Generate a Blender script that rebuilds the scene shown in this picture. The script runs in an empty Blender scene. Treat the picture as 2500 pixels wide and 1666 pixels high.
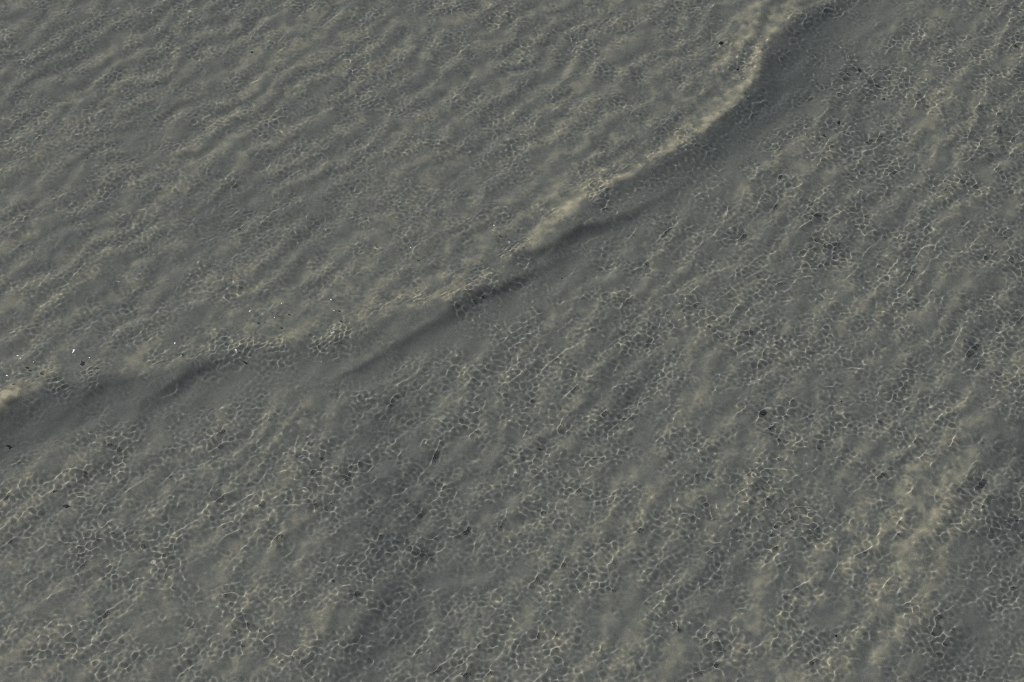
import bpy, math, random
import numpy as np
from mathutils import Vector

R = math.radians
sc = bpy.context.scene
C = sc.collection

# ---------------------------------------------------------------- camera
cam_d = bpy.data.cameras.new("camera")
cam = bpy.data.objects.new("camera", cam_d)
C.objects.link(cam)
sc.camera = cam
PITCH, DIST, LENS = 52.0, 24.0, 70.0
cam_d.lens = LENS
cam_d.sensor_width = 36.0
cam_d.clip_end = 2000
cam.location = (0, -DIST * math.cos(R(PITCH)), DIST * math.sin(R(PITCH)))
cam.rotation_euler = (R(90 - PITCH), 0, 0)

# ---------------------------------------------------------------- light
SUN_EL, SUN_AZ = 65.0, 150.0          # azimuth measured counter-clockwise from +X
sun_dir = Vector((math.cos(R(SUN_EL)) * math.cos(R(SUN_AZ)), math.cos(R(SUN_EL)) * math.sin(R(SUN_AZ)), math.sin(R(SUN_EL))))
w = bpy.data.worlds.new("World")
sc.world = w
w.use_nodes = True
nt = w.node_tree
nt.nodes.clear()
sky = nt.nodes.new("ShaderNodeTexSky")
sky.sky_type = 'NISHITA'
sky.sun_disc = False
sky.dust_density = 3.0
sky.ozone_density = 0.5
sky.air_density = 0.9
sky.sun_elevation = R(SUN_EL)
sky.sun_rotation = R(90 - SUN_AZ)
bgn = nt.nodes.new("ShaderNodeBackground")
bgn.inputs['Strength'].default_value = 0.072
wo = nt.nodes.new("ShaderNodeOutputWorld")
nt.links.new(sky.outputs[0], bgn.inputs['Color'])
nt.links.new(bgn.outputs[0], wo.inputs['Surface'])

sun_d = bpy.data.lights.new("sun", 'SUN')
sun_d.energy = 4.8
sun_d.angle = R(0.5)
sun_d.color = (1.0, 0.985, 0.965)
sun_d.cycles.is_caustics_light = True
sun = bpy.data.objects.new("sun", sun_d)
C.objects.link(sun)
sun.rotation_euler = sun_dir.to_track_quat('Z', 'Y').to_euler()
sun.location = sun_dir * 60

sc.view_settings.view_transform = 'Standard'
sc.view_settings.look = 'None'
sc.view_settings.exposure = -0.42
sc.view_settings.gamma = 1.0
sc.render.engine = 'CYCLES'
sc.cycles.caustics_refractive = True
sc.cycles.caustics_reflective = False
sc.cycles.use_denoising = False
sc.cycles.max_bounces = 8
sc.render.filter_size = 1.2
sc.cycles.filter_width = 1.2
sc.cycles.sample_clamp_indirect = 8.0

# ---------------------------------------------------------------- fields
rng = np.random.default_rng(7)
NF = 2048
L = 16.384                              # period of the random fields in metres

def field(shape_fn, seed):
    """periodic random field with the given spectral amplitude, unit variance"""
    g = np.random.default_rng(seed)
    k = np.fft.fftfreq(NF, d=L / NF) * 2 * np.pi
    kx, ky = np.meshgrid(k, k, indexing='ij')
    amp = shape_fn(kx, ky)
    z = g.standard_normal((NF, NF)) + 1j * g.standard_normal((NF, NF))
    f = np.fft.ifft2(z * amp).real
    return ((f - f.mean()) / f.std()).astype(np.float32)

def band(lam, width, ang=None, aniso=0.0):
    """wavelength lam, relative width, preferred travel angle in degrees"""
    k0 = 2 * np.pi / lam
    def fn(kx, ky):
        k = np.hypot(kx, ky) + 1e-6
        a = np.exp(-0.5 * (np.log(k / k0) / width) ** 2) / k
        if ang is not None:
            c = np.cos(np.arctan2(ky, kx) - R(ang)) ** 2
            a = a * (c ** aniso + 0.02)
        return a
    return fn

def samp(f, X, Y):
    u = (X / L) % 1.0 * NF
    v = (Y / L) % 1.0 * NF
    i = np.floor(u).astype(np.int32); j = np.floor(v).astype(np.int32)
    a = (u - i).astype(np.float32); b = (v - j).astype(np.float32)
    i %= NF; j %= NF
    i1 = (i + 1) % NF; j1 = (j + 1) % NF
    return (f[i, j] * (1 - a) * (1 - b) + f[i1, j] * a * (1 - b) + f[i, j1] * (1 - a) * b + f[i1, j1] * a * b)

def axis(lo, hi, step, far):
    core = np.arange(lo, hi + step / 2, step)
    out = []
    s, p = step, 0.0
    while p < far:
        s *= 1.12
        p += s
        out.append(p)
    out = np.array(out)
    return np.concatenate([lo - out[::-1], core, hi + out])

def grid_mesh(name, xs, ys, Z, mat, attrs=None):
    nx, ny = len(xs), len(ys)
    X, Y = np.meshgrid(xs, ys, indexing='ij')
    co = np.stack([X, Y, Z], -1).reshape(-1, 3).astype(np.float32)
    idx = np.arange(nx * ny, dtype=np.int32).reshape(nx, ny)
    q = np.stack([idx[:-1, :-1], idx[1:, :-1], idx[1:, 1:], idx[:-1, 1:]], -1).reshape(-1)
    nfc = len(q) // 4
    me = bpy.data.meshes.new(name)
    me.vertices.add(nx * ny)
    me.vertices.foreach_set('co', co.ravel())
    me.loops.add(len(q)); me.loops.foreach_set('vertex_index', q)
    me.polygons.add(nfc)
    me.polygons.foreach_set('loop_start', np.arange(0, len(q), 4, dtype=np.int32))
    me.update(calc_edges=True)
    me.shade_smooth()
    for k, v in (attrs or {}).items():
        at = me.attributes.new(k, 'FLOAT', 'POINT')
        at.data.foreach_set('value', v.astype(np.float32).ravel())
    me.materials.append(mat)
    ob = bpy.data.objects.new(name, me)
    C.objects.link(ob)
    return ob

# ---------------------------------------------------------------- sand ridges (metres on the ground)
RIDGES = [
 # points, height, stoss width, lee width, sand lightness, (height along the line)
 dict(n='bar', a=0.125, w1=0.50, w2=0.25, light=1.0, amp=[.4,.6,.8,1,1,1,1,1,1,1,.95,.9,.9,.9,.9,.85,.8,.7,.6,.6,.6,.6,.7,.8,1.0], pts=[(5.66,7.18),(4.77,6.45),(4.18,6.09),(3.75,5.72),(3.48,5.3),(3.34,4.79),(3.08,4.33),(2.51,3.64),(1.73,3.05),(1.21,2.67),(0.75,2.25),(0.35,1.77),(0.07,1.59),(-0.31,1.23),(-0.74,0.88),(-1.49,0.57),(-2.14,0.23),(-2.85,0.16),(-3.48,0.03),(-3.99,-0.17),(-4.45,-0.29),(-5.17,-0.4),(-5.62,-0.57),(-5.96,-0.76),(-6.35,-1.17)]),
 dict(n='inner', a=0.055, w1=0.45, w2=0.09, light=.35, amp=[.6,1,1,1,1,.8,.6,0], pts=[(4.07,6.9),(3.58,6.18),(3.25,5.47),(2.87,4.79),(2.43,4.29),(1.88,3.8),(1.29,3.44),(0.71,3.09)]),
 dict(n='second', a=0.075, w1=0.20, w2=0.10, light=.5, amp=[0,.3,.7,1,1,.8,.5,0], pts=[(2.42,3.17),(2.06,2.78),(1.65,2.4),(1.19,2.18),(0.86,2.07),(0.46,1.74),(0.02,1.52),(-0.31,1.23)]),
 dict(n='third', a=0.065, w1=0.24, w2=0.10, light=.55, amp=[0,.6,1,1,1,1,.8,0], pts=[(0.85,1.81),(0.46,1.52),(0.02,1.23),(-0.47,0.92),(-1.16,0.4),(-1.57,0.09),(-1.98,-0.21),(-2.49,-0.47)]),
 dict(n='fourth', a=0.05, w1=0.25, w2=0.08, light=.1, amp=[0,1,1,.7,0], pts=[(-3.28,0.13),(-3.73,-0.17),(-4.07,-0.4),(-4.4,-0.73),(-4.62,-1.05)]),
 dict(n='fifth', a=0.05, w1=0.22, w2=0.08, light=.1, amp=[0,1,1,.9,0], pts=[(-4.4,-0.31),(-4.81,-0.4),(-5.14,-0.63),(-5.42,-0.89),(-5.73,-1.24)]),
 dict(n='low', a=0.03, w1=0.45, w2=0.30, light=.1, amp=[0,.5,1,1,1,1,1], pts=[(-0.49,-1.49),(-0.99,-1.97),(-1.37,-2.51),(-1.6,-2.97),(-1.72,-3.53),(-1.84,-4.08),(-1.95,-5.2)]),
]

def smooth_line(pts, vals, n=6):
    P = np.array(pts, float); V = np.array(vals, float)
    P = np.vstack([2 * P[0] - P[1], P, 2 * P[-1] - P[-2]])
    out, vo = [], []
    for i in range(1, len(P) - 2):
        for k in range(n):
            u = k / n
            p0, p1, p2, p3 = P[i - 1], P[i], P[i + 1], P[i + 2]
            out.append(0.5 * (2 * p1 + (p2 - p0) * u + (2 * p0 - 5 * p1 + 4 * p2 - p3) * u * u + (3 * p1 - p0 - 3 * p2 + p3) * u ** 3))
            vo.append(V[i - 1] * (1 - u) + V[i] * u)
    out.append(P[-2]); vo.append(V[-1])
    return np.array(out), np.array(vo)

def line_field(X, Y, pts, vals):
    """signed distance (positive on the lee side), interpolated value and distance past the ends"""
    P, V = smooth_line(pts, vals)
    best = np.full(X.shape, 1e9, np.float32)
    sd = np.zeros(X.shape, np.float32); va = np.zeros(X.shape, np.float32)
    for i in range(len(P) - 1):
        ax, ay = P[i]; bx, by = P[i + 1]
        dx, dy = bx - ax, by - ay
        l2 = dx * dx + dy * dy
        u = np.clip(((X - ax) * dx + (Y - ay) * dy) / l2, 0, 1)
        qx, qy = X - ax - u * dx, Y - ay - u * dy
        d = qx * qx + qy * qy
        m = d < best
        best = np.where(m, d, best)
        side = np.sign(dx * qy - dy * qx)
        sd = np.where(m, np.sqrt(d) * side, sd)
        va = np.where(m, V[i] * (1 - u) + V[i + 1] * u, va)
    return sd.astype(np.float32), va.astype(np.float32)

# ---------------------------------------------------------------- materials
def new_mat(name):
    m = bpy.data.materials.new(name)
    m.use_nodes = True
    m.node_tree.nodes.clear()
    return m, m.node_tree

DEPTH = 0.30
mw, t = new_mat("sea_water")
out = t.nodes.new("ShaderNodeOutputMaterial")
pr = t.nodes.new("ShaderNodeBsdfPrincipled")
pr.inputs['Base Color'].default_value = (1, 1, 1, 1)
pr.inputs['Transmission Weight'].default_value = 1.0
pr.inputs['Roughness'].default_value = 0.0
pr.inputs['IOR'].default_value = 1.333
t.links.new(pr.outputs[0], out.inputs['Surface'])
VOL = False
if VOL:
    va_ = t.nodes.new("ShaderNodeVolumeAbsorption")
    va_.inputs['Color'].default_value = (0.35, 0.60, 0.62, 1)
    va_.inputs['Density'].default_value = 1.5
    t.links.new(va_.outputs[0], out.inputs['Volume'])

ms, t = new_mat("wet_sand")
N = t.nodes.new
out = N("ShaderNodeOutputMaterial")
pr = N("ShaderNodeBsdfPrincipled")
pr.inputs['Roughness'].default_value = 0.9
pr.inputs['Specular IOR Level'].default_value = 0.1
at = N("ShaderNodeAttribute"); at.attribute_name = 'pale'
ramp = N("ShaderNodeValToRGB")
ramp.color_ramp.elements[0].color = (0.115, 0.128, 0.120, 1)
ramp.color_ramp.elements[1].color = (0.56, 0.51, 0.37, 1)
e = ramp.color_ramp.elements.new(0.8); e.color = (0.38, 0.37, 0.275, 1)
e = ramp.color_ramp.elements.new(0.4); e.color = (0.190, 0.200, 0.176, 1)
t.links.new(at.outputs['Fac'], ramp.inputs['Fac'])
geo = N("ShaderNodeNewGeometry")
n1 = N("ShaderNodeTexNoise"); n1.inputs['Scale'].default_value = 60; n1.inputs['Detail'].default_value = 5
n1.inputs['Roughness'].default_value = .7
t.links.new(geo.outputs['Position'], n1.inputs['Vector'])
mr = N("ShaderNodeMapRange"); mr.inputs[1].default_value = .3; mr.inputs[2].default_value = .7
mr.inputs[3].default_value = .86; mr.inputs[4].default_value = 1.14
t.links.new(n1.outputs['Fac'], mr.inputs[0])
mx = N("ShaderNodeVectorMath"); mx.operation = 'SCALE'
t.links.new(ramp.outputs['Color'], mx.inputs[0]); t.links.new(mr.outputs[0], mx.inputs['Scale'])
t.links.new(mx.outputs[0], pr.inputs['Base Color'])
t.links.new(pr.outputs[0], out.inputs['Surface'])

def sstep(x, a, b):
    u = np.clip((x - a) / (b - a), 0, 1)
    return u * u * (3 - 2 * u)

# ---------------------------------------------------------------- seabed
# patches of pale sand (+) and dark silt (-), also standing in for water depth: x, y, length, width, strength
PATCHES = [(4.1, -2.7, 2.4, 1.1, .22), (2.4, -3.9, 1.2, .7, .15), (4.81, -1.91, 0.7, 0.3, 0.25), (4.89, -2.39, 0.6, 0.25, 0.2), (4.11, -2.74, 0.8, 0.3, 0.2), (2.65, -3.75, 0.5, 0.25, 0.2), (4.4, -3.53, 0.6, 0.3, 0.18), (-2.05, -3.59, 0.5, 0.14, 0.3), (-2.39, -2.92, 0.5, 0.13, 0.2), (-2.65, -2.63, 0.35, 0.12, 0.25), (-3.12, -3.53, 0.4, 0.12, 0.15), (0.59, -0.66, 0.5, 0.2, 0.14), (1.63, -1.97, 0.6, 0.2, 0.12), (2.8, -1.79, 0.4, 0.16, 0.16), (-2.34, -4.32, 0.2, 0.1, 0.3), (5.59, -0.34, 0.3, 0.12, 0.15), (0.9, -0.92, 0.5, 0.15, 0.1), (-6.02, -0.72, 0.26, 0.11, 1.0), (-0.99, 2.18, 0.3, 0.15, 0.15), (-2.9, 1.52, 1.2, 0.3, 0.12), (-1.81, 1.81, 0.8, 0.25, 0.12), (-0.42, 1.81, 0.6, 0.2, 0.15), (-2.64, 5.56, 0.3, 0.2, 0.2), (1.9, 4.37, 0.6, 0.12, 0.12), (2.18, 5.3, 0.5, 0.15, 0.14), (3.43, 5.91, 0.3, 0.15, 0.25), (-1.47, -3.81, 0.9, 0.25, -0.3), (-1.39, -1.97, 0.6, 0.32, -0.25), (-1.44, -0.93, 0.6, 0.28, -0.24), (-1.46, -2.74, 0.6, 0.30, -0.24), (5.92, -1.24, 0.5, 0.3, -0.28), (5.69, -2.39, 0.7, 0.3, -0.25), (4.27, 5.73, 0.5, 0.2, -0.2), (3.99, 4.7, 0.8, 0.25, -0.2), (-5.13, -0.73, 0.5, 0.25, -0.28), (-5.76, -1.05, 0.5, 0.2, -0.28), (4.85, -4.13, 0.7, 0.35, -0.2), (3.48, -3.65, 0.5, 0.2, -0.1), (2.31, -3.14, 0.5, 0.2, -0.12), (1.94, -1.79, 0.4, 0.15, -0.1), (1.43, -0.53, 0.4, 0.2, -0.1), (-2.65, 1.96, 0.5, 0.2, -0.1), (-6.1, 5.21, 0.6, 0.3, -0.12), (-5.69, 1.81, 0.9, 0.3, -0.1), (-3.7, 2.48, 0.5, 0.25, -0.1), (-1.69, 0.33, 0.4, 0.14, 0.08), (-4.05, 0.4, 0.3, 0.12, -0.15), (4.59, 4.13, 0.5, 0.25, -0.12), (-5.09, 3.8, 0.8, 0.3, -0.06)]
SPECKS = [(-2.31, -1.28), (0.22, -1.14), (-5.2, -1.94), (-6.0, -1.1), (2.88, 5.39), (3.07, 4.87), (4.35, 3.92), (3.05, 4.19), (3.16, 4.31), (3.92, -0.67), (3.01, -1.27), (3.53, -3.85), (-3.57, 5.24), (-5.57, 3.27), (5.82, 5.07), (5.0, 4.36), (4.13, 3.68), (0.62, 1.23), (-0.72, -0.4)]
GLINTS = [(-5.26, 0.09), (-5.26, 0.07), (-0.23, 2.09), (-0.22, 2.03), (-1.27, 1.72), (-1.25, 1.69), (-1.22, 1.66), (-3.2, 0.69), (-3.23, 0.71), (-4.06, 0.19), (-4.03, 0.21), (-3.31, 0.09), (-3.3, 0.05), (-5.92, 0.01), (-5.88, -0.03), (-5.97, -0.01), (-5.06, -0.02), (-5.72, -0.09), (-2.82, 0.82), (-2.22, 0.88), (-2.21, 0.78), (-2.17, 0.7), (-6.01, -0.29), (-6.03, -0.26), (-2.89, 0.6), (-3.29, 2.28)]  # spots where sun glints are built as white domes
BEDSHIFT = -0.08
AMPS2 = [.2,.3,.5,.8,1,1,1,1,.8,.55,.5,.45,.5,.5,.5,.5,.4,.3,.3,.4,.5,.7,.8,.9,1]

def bar_fields(xs, ys):
    """signed distance to the bar edge and its strength, worked out on a coarser grid and interpolated"""
    c = np.concatenate([np.arange(-90, -9, 3), np.arange(-9, 9, .05), np.arange(9, 91, 3)])
    CX, CY = np.meshgrid(c, c, indexing='ij')
    sd_, v_ = line_field(CX, CY, RIDGES[0]['pts'], AMPS2)
    ix = np.clip(np.searchsorted(c, xs) - 1, 0, len(c) - 2); iy = np.clip(np.searchsorted(c, ys) - 1, 0, len(c) - 2)
    fx = ((xs - c[ix]) / (c[ix + 1] - c[ix]))[:, None]; fy = ((ys - c[iy]) / (c[iy + 1] - c[iy]))[None, :]
    r = []
    for f in (sd_, v_):
        r.append((f[ix][:, iy] * (1 - fx) * (1 - fy) + f[ix + 1][:, iy] * fx * (1 - fy) + f[ix][:, iy + 1] * (1 - fx) * fy + f[ix + 1][:, iy + 1] * fx * fy).astype(np.float32))
    return r

xs = axis(-8.6, 8.6, 0.02, 80)
ys = axis(-6.4, 8.6, 0.02, 80)
X, Y = [a.astype(np.float32) for a in np.meshgrid(xs, ys, indexing='ij')]
Y0 = Y - BEDSHIFT
wx = 0.06 * samp(field(band(1.3, .5), 11), X, Y) + 0.03 * samp(field(band(.35, .5), 17), X, Y)
wy = 0.06 * samp(field(band(1.1, .5), 12), X, Y) + 0.03 * samp(field(band(.3, .5), 18), X, Y)
XW, YW = X + .25 * wx, Y0 + .25 * wy
sd, trough = bar_fields(xs, ys - BEDSHIFT)
wob = 0.012 * samp(field(band(.5, .5), 19), X, Y) + .004 * samp(field(band(.16, .5), 20), X, Y)
sd = sd + wob + .03
upper = sstep(-sd, 0.0, 1.2)
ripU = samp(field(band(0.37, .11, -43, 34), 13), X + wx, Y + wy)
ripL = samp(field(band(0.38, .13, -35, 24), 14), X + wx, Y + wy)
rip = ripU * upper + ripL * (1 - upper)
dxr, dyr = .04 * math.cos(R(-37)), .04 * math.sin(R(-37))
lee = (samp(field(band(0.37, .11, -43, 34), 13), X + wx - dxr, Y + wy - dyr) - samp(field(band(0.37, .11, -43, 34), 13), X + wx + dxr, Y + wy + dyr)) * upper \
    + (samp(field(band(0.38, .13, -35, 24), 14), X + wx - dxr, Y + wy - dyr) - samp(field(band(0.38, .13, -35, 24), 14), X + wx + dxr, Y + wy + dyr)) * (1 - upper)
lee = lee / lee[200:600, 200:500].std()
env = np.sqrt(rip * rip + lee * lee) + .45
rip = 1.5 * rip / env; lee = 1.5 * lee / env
mottle = samp(field(band(0.20, .7), 15), X, Y)
fine = samp(field(band(0.07, .6), 27), X, Y)
broad = samp(field(band(2.2, .5, -35, 1), 16), X, Y)
calm = np.exp(-((sd - 0.35) / 0.45) ** 2)
edge = 1 - 0.85 * calm
Zb = -DEPTH + edge * ((0.0055 - .002 * upper) * rip + 0.0025 * mottle) + 0.0005 * fine + 0.015 * broad
pale = 0.36 + edge * (.062 * rip + 0.045 * mottle - (.09 + .02 * upper) * lee) + 0.02 * fine + 0.035 * broad  # ripple lee faces darkened in the colour, for silt and relief shading
# hollow on the lee side of the bar, painted dark for shade, depth and silt
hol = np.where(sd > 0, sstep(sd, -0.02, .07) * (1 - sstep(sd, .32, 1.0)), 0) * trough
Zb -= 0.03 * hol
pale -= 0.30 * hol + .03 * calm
for r in RIDGES:
    s_, v_ = line_field(XW, YW, r['pts'], r['amp'])
    s_ = s_ + wob * .5
    prof = np.where(s_ < 0, np.exp(-(np.abs(s_) / r['w1']) ** 1.4), np.exp(-(s_ / r['w2']) ** 2)) * v_
    Zb = Zb + r['a'] * prof
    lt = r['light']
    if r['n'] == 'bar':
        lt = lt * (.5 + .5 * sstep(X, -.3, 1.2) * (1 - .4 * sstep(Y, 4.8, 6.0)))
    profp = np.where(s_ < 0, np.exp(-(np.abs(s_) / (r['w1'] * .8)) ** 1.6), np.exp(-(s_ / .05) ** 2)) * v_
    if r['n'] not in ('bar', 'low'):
        pale = pale - .22 * v_ * np.exp(-((s_ - .09) / .10) ** 2)  # shadow side of each smaller ridge painted darker
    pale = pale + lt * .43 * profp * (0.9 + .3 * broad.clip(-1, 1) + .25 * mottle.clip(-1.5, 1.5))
for px, py, ln, wd, am in PATCHES:
    an = R(55)
    u = (XW - px) * math.cos(an) + (YW - py) * math.sin(an)
    v = -(XW - px) * math.sin(an) + (YW - py) * math.cos(an)
    g_ = np.exp(-(u / ln) ** 2 - (v / wd) ** 2)
    pale = pale + am * (.3 if 0 < am < .5 else 1.5 if am < 0 else .6) * g_ * (1 + .5 * mottle.clip(-1.5, 1.5))
    Zb = Zb + .12 * am * g_
Zb = np.minimum(Zb, -0.07)
pale = np.clip(pale, 0, 1)
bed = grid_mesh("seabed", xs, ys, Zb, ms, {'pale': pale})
bed['kind'] = 'structure'
bed.cycles.is_caustics_receiver = True
BX, BY, BZ = xs, ys, Zb

# ---------------------------------------------------------------- water
xs = axis(-8.6, 8.6, 0.010, 80)
ys = axis(-6.4, 8.6, 0.010, 80)
X, Y = [a.astype(np.float32) for a in np.meshgrid(xs, ys, indexing='ij')]
sd, trough = bar_fields(xs, ys + .2)
calm = np.exp(-((sd - 0.30) / np.where(sd > .30, .30, .24)) ** 2)
upper = sstep(-sd, -0.2, 0.8)
gust = samp(field(band(1.0, .7), 25), X, Y).clip(-1.6, 1.6)
gust2 = samp(field(band(.45, .5), 26), X, Y).clip(-1.6, 1.6)
g1 = samp(field(band(0.18, 0.35), 21), X, Y)
g2 = samp(field(band(0.20, 0.35, -45, 3), 31), X, Y)
f1 = -np.sqrt(g1 * g1 + .08) - np.sqrt(g2 * g2 + .08)          # narrow crests, flat troughs
wmix = sstep(samp(field(band(1.8, .5), 33), X, Y), -1.4, .6)
f0 = samp(field(band(.13, .45), 32), X, Y) * (1 - wmix) * 1.1 + samp(field(band(.20, .4, -42, 2), 34), X, Y) * wmix * 1.15
f2 = samp(field(band(0.085, 0.35), 22), X, Y)
f3 = samp(field(band(0.45, 0.4, -40, 2), 23), X, Y)
f4 = samp(field(band(0.075, 0.4, -48, 1), 24), X, Y)
A = (1 - .68 * calm) * (1 + .38 * gust + .30 * gust2).clip(.15, 2)
chop = np.exp(-((sd + .20) / .20) ** 2) * sstep(gust + .9 * gust2, .0, 1.2) * (1 - sstep(X, .8, 2.6) * .6)
Zw = A * ((1 - .7 * upper) * 0.0002 * f1 + (1 - .6 * upper) * 0.0015 * np.exp((.45 * f0).clip(-2, 1.6) + .2 * g1) + (1 - .3 * upper) * 0.00038 * f2) + (.0022 + .0010 * upper) * f3 + 0.0009 * chop * f4
for rx, ry, ra in ((3.07, 4.64, .0012), (4.35, 3.69, .0012), (5.0, 3.9, .0008)):
    m = (np.abs(xs - rx) < .5)
    dd = np.hypot(X[m] - rx, Y[m] - ry)
    Zw[m] += ra * np.cos(dd * 2 * math.pi / .06) * np.exp(-(dd / .05) ** 2)
far = np.maximum(np.maximum(np.abs(X) - 8.6, np.maximum(Y - 8.6, -6.4 - Y)), 0)
Zw = (Zw * np.exp(-far / 3)).astype(np.float32)
water = grid_mesh("water", xs, ys, Zw, mw)
water['kind'] = 'structure'
water.cycles.is_caustics_caster = True

# ---------------------------------------------------------------- small things
import bmesh

def look_up(GX, GY, Z, x, y):
    i = int(np.argmin(np.abs(GX - x))); j = int(np.argmin(np.abs(GY - y)))
    return float(Z[i, j])

def simple_mat(name, col, rough, spec=.5):
    m, t = new_mat(name)
    o = t.nodes.new("ShaderNodeOutputMaterial"); p = t.nodes.new("ShaderNodeBsdfPrincipled")
    n = t.nodes.new("ShaderNodeTexNoise"); n.inputs['Scale'].default_value = 120
    r = t.nodes.new("ShaderNodeValToRGB")
    r.color_ramp.elements[0].color = tuple(c * .7 for c in col) + (1,)
    r.color_ramp.elements[1].color = tuple(min(1, c * 1.3) for c in col) + (1,)
    g = t.nodes.new("ShaderNodeNewGeometry")
    t.links.new(g.outputs['Position'], n.inputs['Vector'])
    t.links.new(n.outputs['Fac'], r.inputs['Fac']); t.links.new(r.outputs['Color'], p.inputs['Base Color'])
    p.inputs['Roughness'].default_value = rough
    p.inputs['Specular IOR Level'].default_value = spec
    t.links.new(p.outputs[0], o.inputs['Surface'])
    return m

m_twig = simple_mat("dark_wet_wood", (.018, .016, .012), .5)
m_stone = simple_mat("dark_stone", (.05, .052, .05), .7)
m_glint = simple_mat("glint_white", (.85, .86, .85), .2)  # white of the domes that stand in for sun glints

def put(name, me_or_bm, mat, loc, label, cat, group=None):
    if isinstance(me_or_bm, bmesh.types.BMesh):
        me = bpy.data.meshes.new(name); me_or_bm.to_mesh(me); me_or_bm.free()
        me.materials.append(mat); me.shade_smooth()
    else:
        me = me_or_bm
    o = bpy.data.objects.new(name, me); C.objects.link(o)
    o.location = loc
    o['label'] = label; o['category'] = cat
    if group: o['group'] = group
    return o

def twig_bm(ln, r, bend, seed, knob=0.0):
    """a tapered, slightly crooked stick with broken ends"""
    rr = random.Random(seed)
    bm = bmesh.new(); rings = []
    n, k = 9, 8
    for i in range(n):
        u = i / (n - 1)
        cx_ = (u - .5) * ln; cy_ = bend * ln * math.sin(u * math.pi) + rr.uniform(-.06, .06) * r
        ra = r * (1 - .45 * u) * (1 + rr.uniform(-.12, .12)) * (1 + knob * math.exp(-((u - .15) / .2) ** 2))
        if i in (0, n - 1): ra *= .55
        rings.append([bm.verts.new((cx_, cy_ + ra * math.cos(a * 2 * math.pi / k), ra * math.sin(a * 2 * math.pi / k))) for a in range(k)])
    for a, b in zip(rings, rings[1:]):
        for i in range(k):
            bm.faces.new((a[i], a[(i + 1) % k], b[(i + 1) % k], b[i]))
    bm.faces.new(rings[0]); bm.faces.new(rings[-1][::-1])
    bmesh.ops.recalc_face_normals(bm, faces=bm.faces)
    return bm

def stone_bm(r, seed, flat=.6):
    rr = random.Random(seed)
    bm = bmesh.new()
    bmesh.ops.create_icosphere(bm, subdivisions=3, radius=r)
    ph = [rr.uniform(0, 6) for _ in range(6)]
    for v in bm.verts:
        p = v.co / r
        d = 1 + .14 * math.sin(2.1 * p.x + ph[0]) + .12 * math.sin(2.7 * p.y + ph[1]) + .10 * math.sin(3.3 * p.z + 2 * p.x + ph[2]) + .05 * math.sin(7 * p.x + 5 * p.y + ph[3])
        v.co = Vector((p.x * 1.2, p.y * .9, p.z * flat)) * d * r
    return bm

def glint_bm(r, n, seed):
    """a few joined white domes standing in for a sun glint"""
    rr = random.Random(seed)
    bm = bmesh.new()
    for q in range(n):
        b2 = bmesh.new()
        rq = r * (1 - .25 * q)
        bmesh.ops.create_icosphere(b2, subdivisions=3, radius=rq)
        off = Vector((rr.uniform(-.4, .4) * r * (q > 0), -1.25 * r * q, 0))
        for v in b2.verts:
            v.co = Vector((v.co.x, v.co.y, max(v.co.z, -.15 * rq) * .8)) + off
        tmp = bpy.data.meshes.new("tmp"); b2.to_mesh(tmp); b2.free()
        bm.from_mesh(tmp); bpy.data.meshes.remove(tmp)
    return bm

def on_bed(x, y):
    y += BEDSHIFT
    return (x, y, look_up(BX, BY, BZ, x, y))

def on_water(x, y, lift=0.0):
    y -= .234
    return (x, y, look_up(xs, ys, Zw, x, y) + lift)

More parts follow.
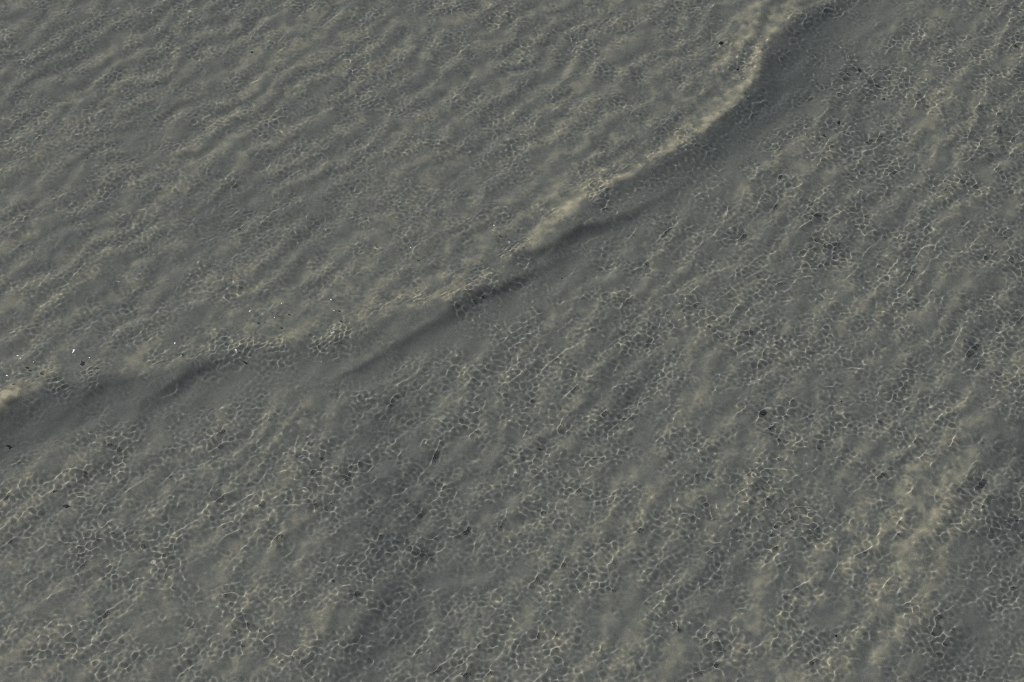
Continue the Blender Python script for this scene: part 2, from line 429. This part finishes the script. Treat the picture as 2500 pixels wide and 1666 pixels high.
TW = [ # index, length, radius, bend, knob, heading, label
 (0, .068, .0060, .02, 0, 50, 'straight dark twig in the light ripples below the left half of the bar'),
 (1, .040, .0055, .06, .3, 20, 'short dark twig lying alone near the middle of the picture'),
 (2, .052, .0085, .12, .8, 22, 'stubby dark twig with a thick end, far down on the left'),
 (3, .050, .0060, .05, .4, 12, 'dark twig at the left edge beside the shadowed end of the bar'),
]
for k, ln, r_, bd, kb, hd, lab in TW:
    x, y = SPECKS[k]
    p = on_water(x, y, .002)
    o = put('twig', twig_bm(ln, r_, bd, k + 5, kb), m_twig, p, lab, 'twig', 'twigs drifting in the shallows')
    o.rotation_euler = (0, 0, R(hd))
ST = [
 (4, .034, 'largest dark stone, round and blurred, on the sand behind the upper bar'),
 (5, .022, 'dark pebble inside a round ripple on the bright crest of the upper bar'),
 (6, .022, 'dark pebble in a small round ripple right of the dark hollow'),
 (7, .011, 'lower of two tiny dark pebbles in the hollow beside the bar'),
 (8, .011, 'upper of two tiny dark pebbles in the hollow beside the bar'),
 (9, .015, 'angular dark pebble in the bright ripples at mid height on the right'),
 (10, .011, 'tiny dark pebble below and left of the angular pebble on the right'),
 (11, .016, 'dark pebble among yellowish sand near the bottom right'),
 (12, .017, 'dark flat pebble near the top left among soft ripples'),
 (13, .011, 'tiny dark pebble on the grey sand near the left edge'),
 (14, .012, 'tiny dark pebble close to the top right corner'),
 (15, .015, 'dark pebble between white light lines at the upper right'),
 (16, .016, 'dark pebble just right of the tail of the round ripple'),
 (17, .010, 'tiny dark pebble just below the middle of the bar'),
]
for k, r_, lab in ST:
    x, y = SPECKS[k]
    p = on_bed(x, y)
    o = put('pebble', stone_bm(r_ * .85, k), m_stone, (p[0], p[1], p[2] + r_ * .3), lab, 'pebble', 'dark pebbles on the sand')
    o.rotation_euler = (0, 0, k * 1.3)
GL = [
 (0, .020, 3, 'largest sun glint made as white domes, brightest spot on the far left water'),
 (2, .010, 2, 'sun glint made as a pair of white domes above the middle of the bar'),
 (4, .008, 4, 'thin slanting sun glint made as white domes above the bar'),
 (7, .012, 2, 'sun glint made as white domes left of centre above the bar'),
 (9, .013, 2, 'sun glint made as white domes beside a curved ripple on the left'),
 (11, .013, 3, 'sun glint made as white domes on the lower left bar edge, rightmost of that row'),
 (13, .012, 2, 'sun glint made as white domes near the far left edge, uppermost of the group'),
 (14, .009, 2, 'small sun glint made as white domes right beside the far left group'),
 (16, .011, 1, 'sun glint made as a single white dome right of the brightest cluster'),
 (17, .009, 1, 'small sun glint made as a single white dome left of and below the brightest cluster'),
 (18, .008, 2, 'tiny sun glint made as white domes farthest up the slope above the wrinkled water'),
 (19, .011, 2, 'sun glint made as white domes at the top of the wrinkled water notch'),
 (21, .010, 1, 'sun glint made as a single white dome at the foot of the wrinkled water notch'),
 (22, .012, 2, 'sun glint made as white domes at the left edge over the churned water'),
 (24, .009, 1, 'lone sun glint made as a white dome left of the wrinkled water notch'),
]
for k, r_, n_, lab in GL:
    x, y = GLINTS[k]
    p = on_water(x, y)
    o = put('glint_dome', glint_bm(r_ * .75, n_, k), m_glint, p, lab, 'glint', 'sun glints made as white domes along the bar')  # white domes added in place of sun glints on the water
    o.rotation_euler = (0, 0, k * .37 - .3 if k != 4 else .75)
